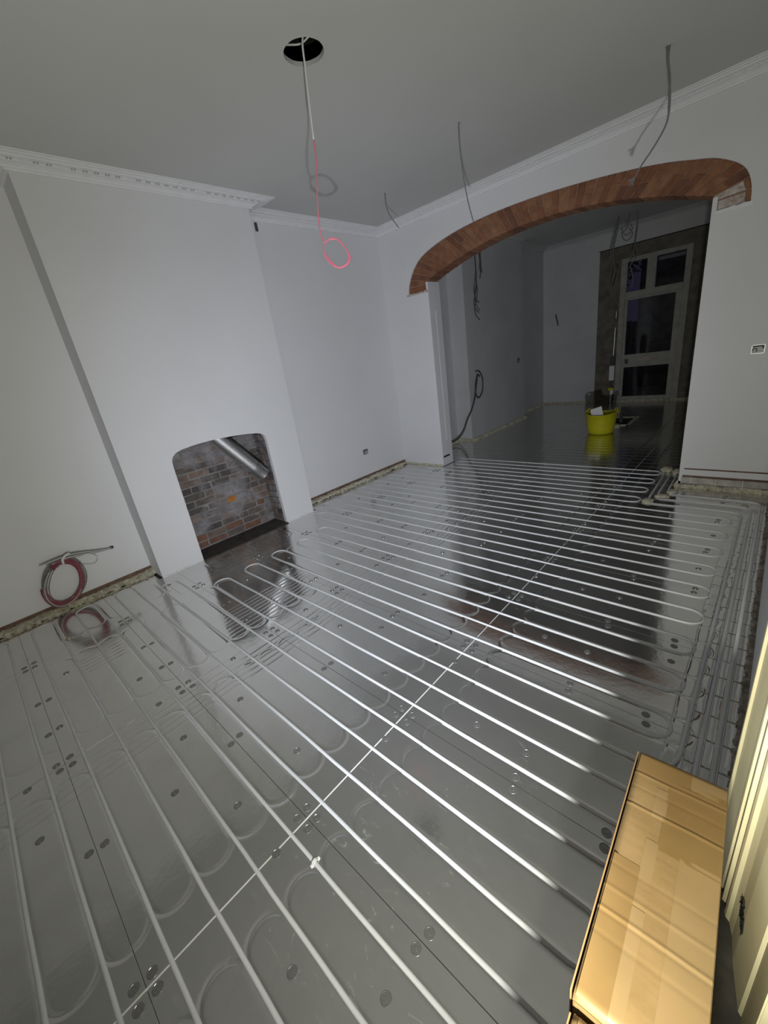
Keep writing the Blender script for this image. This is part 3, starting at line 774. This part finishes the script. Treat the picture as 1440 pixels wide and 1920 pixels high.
# ------------------------------------------------------------------ cardboard boxes
def carton(label, corner, ang, W, L, z0, z1, creases, tapes, group='cardboard boxes'):
    """corner = far left corner of the top; local +x across, local -y towards the camera"""
    e = empty('cardboard_box', (corner[0], corner[1], z0)); e.rotation_euler = (0, 0, ang); tag(e, label, 'box', group)
    H = z1 - z0; t = 0.004
    bm = bmesh.new()
    box(bm, 0.010, 0.010 + t, -L, 0, 0, H - 0.012); box(bm, W - t, W, -L, 0, 0, H - 0.012)
    box(bm, 0.010, W, -t, 0, 0, H - 0.018); box(bm, 0.010, W, -L, -L + t, 0, H - 0.018); box(bm, 0.010, W, -L, 0, 0, t)
    link('box_wall', bm, M_card, e)
    bbox('side_flap', M_cardedge, 0.0015, 0.0045, -L * 0.985, -0.004, 0.02, H - 0.010, e)
    # lid: grid with fold dips and slight sag
    nx, ny = 14, 190; bm = bmesh.new(); top = []
    for j in range(ny + 1):
        row = []
        for i in range(nx + 1):
            u, v = i / nx, j / ny
            x = 0.009 + u * (W - 0.009); y = -v * L
            zz = H
            for cv, amp, wd in creases:
                d = (v - cv) * L; zz += amp * math.exp(-(d / wd) ** 2)
            zz -= 0.004 * max(0, 1 - u / 0.05) ** 2 + 0.004 * max(0, 1 - (1 - u) / 0.05) ** 2
            zz -= 0.010 * max(0, 1 - v / 0.03) ** 2 + 0.012 * max(0, 1 - (1 - v) / 0.03) ** 2
            zz += 0.0012 * math.sin(x * 31 + y * 17) * math.sin(y * 23)
            row.append(bm.verts.new((x, y, zz)))
        top.append(row)
    for a, b_ in zip(top, top[1:]):
        for i in range(nx): bm.faces.new([a[i], a[i + 1], b_[i + 1], b_[i]])
    r = bmesh.ops.extrude_face_region(bm, geom=bm.faces[:])
    for v in r['geom']:
        if isinstance(v, bmesh.types.BMVert): v.co.z -= 0.004
    lid = link('lid', bm, M_card, e, True)
    for (u0, u1, v0, v1, mat) in tapes:
        bm = bmesh.new(); n = max(2, int((v1 - v0) * ny)); rows = []
        for j in range(n + 1):
            v = v0 + (v1 - v0) * j / n; rw = []
            for i in range(3):
                u = u0 + (u1 - u0) * i / 2
                x = 0.009 + u * (W - 0.009); y = -v * L; zz = H + 0.0006
                for cv, amp, wd in creases: zz += amp * math.exp(-((v - cv) * L / wd) ** 2)
                zz -= 0.010 * max(0, 1 - v / 0.03) ** 2 + 0.012 * max(0, 1 - (1 - v) / 0.03) ** 2
                zz += 0.0012 * math.sin(x * 31 + y * 17) * math.sin(y * 23)
                rw.append(bm.verts.new((x, y, zz)))
            rows.append(rw)
        for a, b_ in zip(rows, rows[1:]):
            for i in range(2): bm.faces.new([a[i], a[i + 1], b_[i + 1], b_[i]])
        link('packing_tape', bm, mat, lid, True)
    return e
carton('long brown cardboard box lying against the cream door architrave', (-0.161, 1.113), 0.037, 0.221, 0.662, 0.014, 0.40,
       [(0.118, -0.0006, 0.003), (0.128, 0.0012, 0.0035), (0.20, -0.0005, 0.004), (0.278, -0.0006, 0.003), (0.288, 0.0018, 0.0035), (0.56, -0.0005, 0.004), (0.645, 0.0010, 0.004), (0.722, 0.0018, 0.0035), (0.733, -0.0008, 0.003), (0.80, -0.0006, 0.005)],
       [(0.40, 0.995, 0.10, 0.42, M_tapec), (0.28, 0.42, 0.16, 0.30, M_tapel), (0.28, 0.41, 0.40, 0.55, M_tapel), (0.29, 0.41, 0.66, 0.99, M_tapel), (0.02, 0.29, 0.52, 0.99, M_tapec), (0.62, 0.99, 0.40, 0.99, M_tapel), (0.62, 0.99, 0.015, 0.075, M_tapel), (0.02, 0.99, 0.02, 0.13, M_tapec), (0.34, 0.44, 0.02, 0.07, M_tapel)])
carton('second brown cardboard box at the bottom edge in front of the long one', (-0.128, 0.438), 0.037, 0.215, 0.60, 0.014, 0.385,
       [(0.1, 0.002, 0.006)], [(0.05, 0.25, 0.0, 0.9, M_tapel), (0.45, 0.6, 0.0, 0.9, M_tapec)])

# ------------------------------------------------------------------ cable coil on the left alcove wall
coil = empty('cable_coil', (XL + 0.03, 0.23, 0.24)); tag(coil, 'coil of red and grey cables hanging on the left wall near the floor', 'cable coil')
def coil_pts(r_y, r_z, oy, oz, ox, ph, turns, tilt):
    pts = []; n = int(26 * turns)
    for i in range(n + 1):
        a = ph + 2 * PI * i / 26
        y = oy + r_y * math.cos(a) * (1 + 0.03 * math.sin(3 * a + ph)); z = oz + r_z * math.sin(a)
        pts.append((ox + 0.006 * math.sin(a * 1.3 + ph), y * math.cos(tilt) - z * math.sin(tilt), y * math.sin(tilt) + z * math.cos(tilt)))
    return pts
for k in range(15):
    red = k % 3 != 0
    sc = 1.0 - 0.016 * k
    p = coil_pts(0.150 * sc + rng.uniform(-.004, .004), 0.218 * sc + rng.uniform(-.006, .006), rng.uniform(-.008, .008), rng.uniform(-.012, .004) - 0.006 * (1 - sc), rng.uniform(.010, .026) if red else rng.uniform(-.006, .010), -2.9 if red else 0.9, 0.86 if red else 1.0, -0.42)
    bm = bmesh.new(); tube(bm, p, 0.0042, 6); link('red_cable' if red else 'grey_cable', bm, M_cabr if red else M_cabg, coil, True)
for k in range(5):
    p = coil_pts(0.10 + 0.01 * k, 0.17 + 0.01 * k, 0.0, -0.01, 0.012 + 0.004 * k, 2.0 + 0.2 * k, 0.55, -0.42)
    bm = bmesh.new(); tube(bm, p, 0.0034, 6); link('grey_cable', bm, M_cabw if k % 2 else M_cabg, coil, True)
# bundle leaving the tie towards the wall outlet
for k in range(6):
    o_ = 0.007 * (k - 2.5)
    pts = [(0.02, 0.00 - 0.02 * k, 0.195 + o_), (0.022, 0.09, 0.205 + o_), (0.016, 0.20, 0.185 + o_ * 0.9), (0.008, 0.31, 0.155 + o_ * 0.6), (-0.012, 0.41, 0.135 + o_ * 0.2), (-0.03, 0.425, 0.133)]
    tubeobj('grey_cable', pts, 0.0036, M_cabw if k % 3 == 1 else M_cabg, coil, 6, 4)
tubeobj('grey_cable', [(0.015, 0.17, 0.17), (0.02, 0.25, 0.155), (0.02, 0.29, 0.10), (0.016, 0.25, 0.055), (0.012, 0.17, 0.085)], 0.0028, M_cabw, coil, 6, 5)
tubeobj('cable_tie', [(0.03, 0.050, 0.160), (0.036, 0.055, 0.20), (0.034, 0.09, 0.225), (0.02, 0.115, 0.225)], 0.010, M_cabw, coil, 8, 4)
bbox('cable_outlet', M_black, -0.030, -0.024, 0.412, 0.440, 0.120, 0.146, coil)

# ------------------------------------------------------------------ ceiling cables
pc = empty('ceiling_cable', (-2.0777, 1.9579, ZC)); tag(pc, 'white and pink cable hanging from the round ceiling hole ending in a loop', 'cable')
def rel(o, pts): return [tuple(Vector(p) - o.location) for p in pts]
tubeobj('white_cable', rel(pc, [(-2.0414, 2.0315, 3.3675), (-2.0610, 1.9825, 3.2988), (-2.0777, 1.9579, 3.2350), (-2.0826, 1.9530, 3.1359), (-2.0875, 1.9471, 3.0161), (-2.0934, 1.9413, 2.8277)]), 0.0052, M_cabw, pc)
tubeobj('pink_cable', rel(pc, [(-2.0934, 1.9413, 2.8277), (-2.0963, 1.9383, 2.7364), (-2.1052, 1.9285, 2.6393), (-2.1189, 1.9148, 2.5392), (-2.1258, 1.9069, 2.4077), (-2.1169, 1.9157, 2.3380)]), 0.0036, M_cabp, pc)
lp = [(-2.1169, 1.9157, 2.3380), (-2.0885, 1.9462, 2.3547), (-2.0630, 1.9736, 2.3448), (-2.0394, 1.9982, 2.3046), (-2.0266, 2.0119, 2.2575), (-2.0335, 2.0041, 2.2192), (-2.0630, 1.9736, 2.2016), (-2.0895, 1.9452, 2.2065), (-2.1160, 1.9177, 2.2487), (-2.1248, 1.9079, 2.2977), (-2.1199, 1.9138, 2.3380), (-2.0934, 1.9413, 2.3498), (-2.0600, 1.9776, 2.3390), (-2.0365, 2.0011, 2.2869), (-2.0247, 2.0139, 2.2398), (-2.0443, 1.9933, 2.2065), (-2.0767, 1.9589, 2.1986), (-2.1042, 1.9295, 2.2320), (-2.1238, 1.9099, 2.2752)]
lp = [(x + 0.004 * (i > 9), y + 0.004 * (i > 9), z) for i, (x, y, z) in enumerate(lp)]
tubeobj('cable_loop', rel(pc, lp), 0.0040, M_cabp, pc)
vc = tubeobj('void_cable', [(-2.36, 2.00, 3.37), (-2.27, 2.03, 3.335), (-2.21, 2.07, 3.325), (-2.15, 2.10, 3.345), (-2.09, 2.15, 3.375), (-2.0, 2.19, 3.39)], 0.0048, M_cabw)
tag(vc, 'white cable crossing inside the round ceiling hole', 'cable')
def hang(label, ptss, mat, r, group='cables hanging from the ceiling'):
    o = empty('hanging_cable', ptss[0][0]); tag(o, label, 'cable', group)
    for pts in ptss: tubeobj('cable_strand', rel(o, pts), r, mat, o, 6, 5)
    return o
hang('thick grey cable hanging in front of the right end of the arch', [
    [(-0.8244, 3.9453, 3.2693), (-0.8273, 3.9443, 3.1742), (-0.8205, 3.9463, 3.0927), (-0.8028, 3.9502, 2.9926), (-0.7999, 3.9502, 2.8895), (-0.8165, 3.9473, 2.8169), (-0.8705, 3.9355, 2.7286), (-0.9324, 3.9228, 2.6491), (-0.9677, 3.9149, 2.5922)],
    [(-0.8440, 3.9551, 3.2693), (-0.8342, 3.9502, 3.1712), (-0.8146, 3.9532, 3.0731), (-0.8067, 3.9551, 2.9749), (-0.8018, 3.9551, 2.8895)],
    [(-0.9677, 3.9149, 2.5922), (-0.9765, 3.9110, 2.5627), (-0.9814, 3.9090, 2.5431)], [(-0.9677, 3.9149, 2.5922), (-0.9912, 3.9100, 2.5824), (-1.0060, 3.9080, 2.5804)], [(-0.9677, 3.9149, 2.5922), (-0.9863, 3.9100, 2.5676), (-0.9932, 3.9080, 2.5529)]], M_cabg, 0.0058)
hang('thin grey cable hanging in front of the left half of the arch', [[(-2.0826, 3.4585, 3.2693), (-2.0875, 3.4556, 3.1545), (-2.0816, 3.4595, 2.9690), (-2.0679, 3.4674, 2.8267), (-2.0473, 3.4801, 2.6854), (-2.0237, 3.4939, 2.5774)]], M_cabg, 0.0055)
hang('short grey cable hanging near the cornice corner left of the arch', [[(-3.2907, 3.9316, 3.2693), (-3.2927, 3.9296, 3.1280), (-3.2760, 3.9443, 3.0446), (-3.2397, 3.9738, 2.9661), (-3.2102, 3.9993, 2.9111)]], M_cabg, 0.0055)
hang('frayed dark cables hanging behind the left part of the arch', [
    [(-3.55, 6.12, 3.40), (-3.548, 6.123, 3.119), (-3.559, 6.118, 2.92), (-3.549, 6.123, 2.712), (-3.552, 6.121, 2.523), (-3.583, 6.105, 2.327), (-3.562, 6.116, 2.177), (-3.522, 6.136, 2.125)],
    [(-3.49, 6.15, 3.40), (-3.495, 6.15, 3.107), (-3.498, 6.149, 2.907), (-3.488, 6.154, 2.699), (-3.502, 6.147, 2.548)],
    [(-3.48, 6.15, 2.95), (-3.482, 6.15, 2.75), (-3.47, 6.155, 2.62)],
    [(-3.552, 6.121, 2.523), (-3.544, 6.125, 2.392), (-3.566, 6.114, 2.251), (-3.591, 6.102, 2.182), (-3.582, 6.106, 2.069), (-3.529, 6.133, 1.984)]], M_cabd, 0.009)
hang('tangle of cables hanging in front of the back door transom', [
    [(-2.525, 9.345, 3.40), (-2.535, 9.344, 3.32), (-2.557, 9.337, 3.224), (-2.615, 9.323, 2.931), (-2.639, 9.317, 2.732)],
    [(-2.51, 9.352, 3.40), (-2.531, 9.344, 3.201), (-2.58, 9.332, 2.88), (-2.547, 9.34, 2.573), (-2.578, 9.332, 2.36), (-2.588, 9.33, 2.219)],
    [(-2.338, 9.392, 3.40), (-2.252, 9.413, 3.385), (-2.237, 9.417, 3.167), (-2.263, 9.411, 2.848), (-2.272, 9.408, 2.751), (-2.228, 9.419, 2.682), (-2.31, 9.399, 2.591)],
    [(-2.36, 9.388, 3.40), (-2.395, 9.378, 3.183), (-2.463, 9.361, 3.127), (-2.425, 9.37, 3.019), (-2.359, 9.386, 2.995), (-2.301, 9.401, 3.079), (-2.354, 9.388, 3.173)],
    [(-2.539, 9.342, 2.571), (-2.494, 9.353, 2.518), (-2.539, 9.342, 2.263), (-2.563, 9.336, 2.223)],
    [(-2.31, 9.399, 2.591), (-2.248, 9.414, 2.38), (-2.261, 9.411, 2.208)]], M_cabg, 0.009)
# looped dark cable on the back-room chimney breast
lc = empty('wall_cable', (-4.0, 6.75, 1.15)); tag(lc, 'dark looped cable hanging down the back room chimney breast to the floor', 'cable')
tubeobj('cable_strand', rel(lc, [(-3.995, 6.70, 1.20), (-3.985, 6.80, 1.19), (-3.98, 6.90, 1.05), (-3.98, 6.88, 0.85), (-3.98, 6.76, 0.74), (-3.98, 6.66, 0.78), (-3.98, 6.64, 0.95), (-3.98, 6.72, 1.12), (-3.975, 6.80, 1.10)]), 0.012, M_cabd, lc)
tubeobj('cable_strand', rel(lc, [(-3.985, 6.74, 1.15), (-3.975, 6.66, 0.95), (-3.97, 6.56, 0.72), (-3.985, 6.46, 0.55), (-4.03, 6.38, 0.40), (-4.08, 6.32, 0.22), (-4.16, 6.24, 0.09), (-4.22, 6.05, 0.05), (-4.24, 5.85, 0.045)]), 0.014, M_cabd, lc)

# ------------------------------------------------------------------ flexible duct in the fireplace
bm = bmesh.new()
ax = spline([(-4.185, 1.70, 1.36), (-4.18, 1.80, 1.20), (-4.17, 1.93, 1.03), (-4.155, 2.06, 0.86), (-4.14, 2.175, 0.71)], 20)
rad = [0.078 + (0.0035 if i % 2 else -0.003) for i in range(len(ax))]
tube(bm, ax, rad, 24, False)
duct = empty('flue_duct', (-4.16, 2.0, 0.6)); tag(duct, 'flexible corrugated aluminium duct poking out of the fireplace flue', 'duct')
for v in bm.verts: v.co -= duct.location
link('corrugated_hose', bm, M_alu, duct, True)
bm = bmesh.new()
ax2 = [Vector((-4.142, 2.160, 0.73)), Vector((-4.1375, 2.19, 0.69)), Vector((-4.1365, 2.194, 0.685)), Vector((-4.130, 2.243, 0.62)), Vector((-4.1295, 2.247, 0.615))]
tube(bm, ax2, [0.0825, 0.0835, 0.0800, 0.0800, 0.0812], 28, False)
tube(bm, [ax2[-1], ax2[0]], 0.076, 28, False)
for v in bm.verts: v.co -= duct.location
link('duct_collar', bm, M_steel, duct, True)

# ------------------------------------------------------------------ wall boxes
def backbox(label, loc, rz, w_=0.086, h=0.07):
    """open galvanised back box flush in the wall, opening towards local -y"""
    e = empty('back_box', loc); e.rotation_euler = (0, 0, rz); tag(e, label, 'socket box', 'open socket boxes in the walls')
    bm = bmesh.new(); t = 0.003
    box(bm, -w_ / 2, w_ / 2, -0.0015, 0.0015, -h / 2, -h / 2 + t); box(bm, -w_ / 2, w_ / 2, -0.0015, 0.0015, h / 2 - t, h / 2)
    box(bm, -w_ / 2, -w_ / 2 + t, -0.0015, 0.0015, -h / 2, h / 2); box(bm, w_ / 2 - t, w_ / 2, -0.0015, 0.0015, -h / 2, h / 2)
    link('rim', bm, M_steel, e)
    bbox('box_back', M_manif, -w_ / 2 + t, w_ / 2 - t, -0.0008, 0.001, -h / 2 + t, h / 2 - t, e)
    bbox('knockout', M_black, -w_ * 0.40, w_ * 0.42, -0.0012, 0.0, h * 0.28, h * 0.44, e)
    bbox('knockout', M_black, w_ * 0.28, w_ * 0.44, -0.0014, 0.0, h * 0.05, h * 0.25, e)
    for s_ in (-1, 1):
        tubeobj('wire_curl', [(s_ * 0.02 + 0.014 * math.cos(a), -0.004, -0.006 + 0.014 * math.sin(a)) for a in [i * 0.9 + s_ for i in range(6)]], 0.0032, M_cabw if s_ > 0 else M_cabd, e, 6, 3)
    return e
backbox('open metal socket box on the wall right of the arch', (-0.18, YA0 - 0.001, 1.276), 0.0)
backbox('open metal socket box low on the alcove wall left of the arch', (XL + 0.001, 4.033, 0.405), PI / 2, 0.10, 0.075)
backbox('small socket box on the back room chimney breast', (-3.999, 8.40, 1.215), PI / 2, 0.12, 0.09)
# dark slot under the cornice beside the chimney breast
sl = bbox('wall_slot', M_cabd, XL, XL + 0.004, 2.955, 2.99, 3.085, 3.165); tag(sl, 'small dark slot in the wall under the cornice by the chimney breast', 'slot')

# ------------------------------------------------------------------ yellow tub and things in the back room
tub = empty('flexible_tub', (-2.055, 7.26, 0.0)); tag(tub, 'yellow flexible rubber tub standing on the back room floor', 'tub')
bm = bmesh.new(); n = 40; prof_t = [(0.0, 0.004), (0.17, 0.004), (0.185, 0.012), (0.198, 0.08), (0.215, 0.2), (0.232, 0.318), (0.238, 0.322), (0.238, 0.334), (0.226, 0.334), (0.222, 0.31), (0.206, 0.2), (0.188, 0.08), (0.17, 0.02), (0.0, 0.02)]
rings = []
for r_, z in prof_t:
    rings.append([bm.verts.new((r_ * math.cos(2 * PI * i / n), r_ * math.sin(2 * PI * i / n), z + 0.012 * (z > 0.25) * math.cos(4 * PI * i / n))) for i in range(n)])
for a, b_ in zip(rings, rings[1:]):
    for i in range(n): bm.faces.new([a[i], a[(i + 1) % n], b_[(i + 1) % n], b_[i]])
bmesh.ops.remove_doubles(bm, verts=bm.verts, dist=1e-5)
link('tub_body', bm, M_yellow, tub, True)
for s_ in (-1, 1):
    tubeobj('handle', [(s_ * 0.15, 0.165 , 0.325), (s_ * 0.165, 0.150, 0.365), (s_ * 0.195, 0.10, 0.385), (s_ * 0.222, 0.04, 0.37), (s_ * 0.236, 0.0, 0.33)], 0.012, M_yellow, tub, 8, 5)
sh = bbox('paper_sheet', M_paper, -0.085, 0.085, -0.0025, 0.0025, -0.075, 0.075); sh.location = (-2.10, 7.17, 0.352); sh.rotation_euler = (-0.35, -0.30, 0.1)
tag(sh, 'white card sticking out of the yellow tub', 'card')
# foam edged floor cut-out beside the tub, with a dark pipe stub
fc = empty('floor_cutout', (-1.95, 8.2, 0.0)); tag(fc, 'rectangular foam edged cut-out in the floor behind the yellow tub', 'cut-out')
bm = bmesh.new(); box(bm, -0.2, 0.15, -0.32, 0.32, -0.001, 0.002); link('opening', bm, M_dark, fc)
for k, (a, b_, o_) in enumerate((((-0.22, 0.34), (0.16, 0.36), (0, -1)), ((0.15, 0.36), (0.17, -0.36), (-1, 0)), ((-0.22, -0.36), (0.17, -0.36), (0, 1)))):
    rough_strip('foam_edge', M_foam, a, b_, 0.055, 0.016, 50 + k, 0.03, fc, o_)
tubeobj('pipe_stub', [(-0.02, -0.10, 0.0), (-0.02, -0.10, 0.08), (-0.01, -0.12, 0.16)], 0.028, M_cabd, fc, 10, 4)
o = blob('foam_ring', M_foam, (-0.02, -0.42, 0.01), (0.08, 0.08, 0.03), 33, fc)
# service riser beside the back door
cd = empty('service_riser', (-2.74, YF - 0.03, 0.0)); tag(cd, 'white and steel service riser with valve left of the back door', 'pipe')
def rb(name, mat, x0, x1, z0, z1, d=0.03): bbox(name, mat, x0, x1, -d, 0.0, z0, z1, cd, 0.003)
tubeobj('steel_conduit', [(0.0, -0.02, 1.60), (-0.005, -0.02, 1.3), (-0.01, -0.02, 0.95)], 0.012, M_alu, cd, 10, 4)
tubeobj('steel_conduit', [(0.005, -0.02, 1.9), (0.0, -0.02, 1.72)], 0.010, M_alu, cd, 10, 4)
rb('dark_box', M_cabd, -0.06, 0.03, 0.80, 0.97, 0.05); rb('white_box', M_paper, -0.065, 0.03, 0.48, 0.79, 0.06)
rb('yellow_valve', M_yellow, -0.07, 0.04, 0.27, 0.32, 0.06); rb('label', M_paper, -0.03, 0.03, 0.19, 0.27, 0.05)
tubeobj('hose', [(0.0, -0.03, 0.48), (-0.04, -0.05, 0.40), (0.02, -0.05, 0.36), (-0.01, -0.03, 0.30)], 0.010, M_cabd, cd, 8, 4)
tubeobj('white_pipe', [(-0.01, -0.03, 0.20), (-0.015, -0.03, 0.1), (-0.015, -0.03, 0.0)], 0.017, M_cabw, cd, 10, 3)
# small wire stub on the far wall
ws = tubeobj('wire_stub', [(-4.02, YF - 0.002, 2.02), (-4.0, YF - 0.04, 1.98), (-3.97, YF - 0.05, 1.88), (-3.95, YF - 0.045, 1.78)], 0.014, M_cabd, None, 6, 4)
tag(ws, 'small dark wire stub sticking out of the far grey wall', 'wire')

# what stands in the dark outside the back door
ob = empty('neighbouring_house', (-0.9, 13.2, 0.0)); tag(ob, 'dark house wall outside seen through the back door glass', 'house')
bbox('house_wall', M_bare, -2.08, 3.0, 0.0, 0.2, -0.1, 6.0, ob); bbox('house_plinth', M_dark, -2.12, 3.0, -0.05, 0.0, -0.1, 0.5, ob)
of = empty('garden_fence', (-4.2, 13.0, 0.0)); tag(of, 'dark garden fence outside seen low through the back door glass', 'fence')
for k in range(16): bbox('fence_board', M_bare, -1.4 + 0.17 * k, -1.4 + 0.17 * k + 0.162, 0.0, 0.02, -0.1, 1.62 + 0.015 * (k % 3), of)
os_ = empty('garden_shrub', (-3.12, 12.0, 0.0)); tag(os_, 'dark shrub outside seen through the left transom pane', 'shrub')
tubeobj('stem', [(0, 0, -0.1), (0.03, 0.02, 1.5), (0.1, 0.0, 2.7)], 0.03, M_bare, os_, 8, 4)
bm = bmesh.new()
for k in range(140):
    c = Vector((0.16 + rng.gauss(0, .13), rng.gauss(0, .15), 2.82 + rng.gauss(0, .16))); d = Vector((rng.uniform(-1, 1), rng.uniform(-1, 1), rng.uniform(-1, 1))).normalized() * 0.05
    q = d.orthogonal().normalized() * 0.022
    bm.faces.new([bm.verts.new(c - d), bm.verts.new(c + q), bm.verts.new(c + d), bm.verts.new(c - q)])
lf = link('foliage', bm, M_bare, os_); lf['kind'] = 'stuff'
gg = bbox('ground_outside', M_bare, -8.0, 5.0, YF + 0.2, 15.0, -0.2, -0.05); struct(gg)
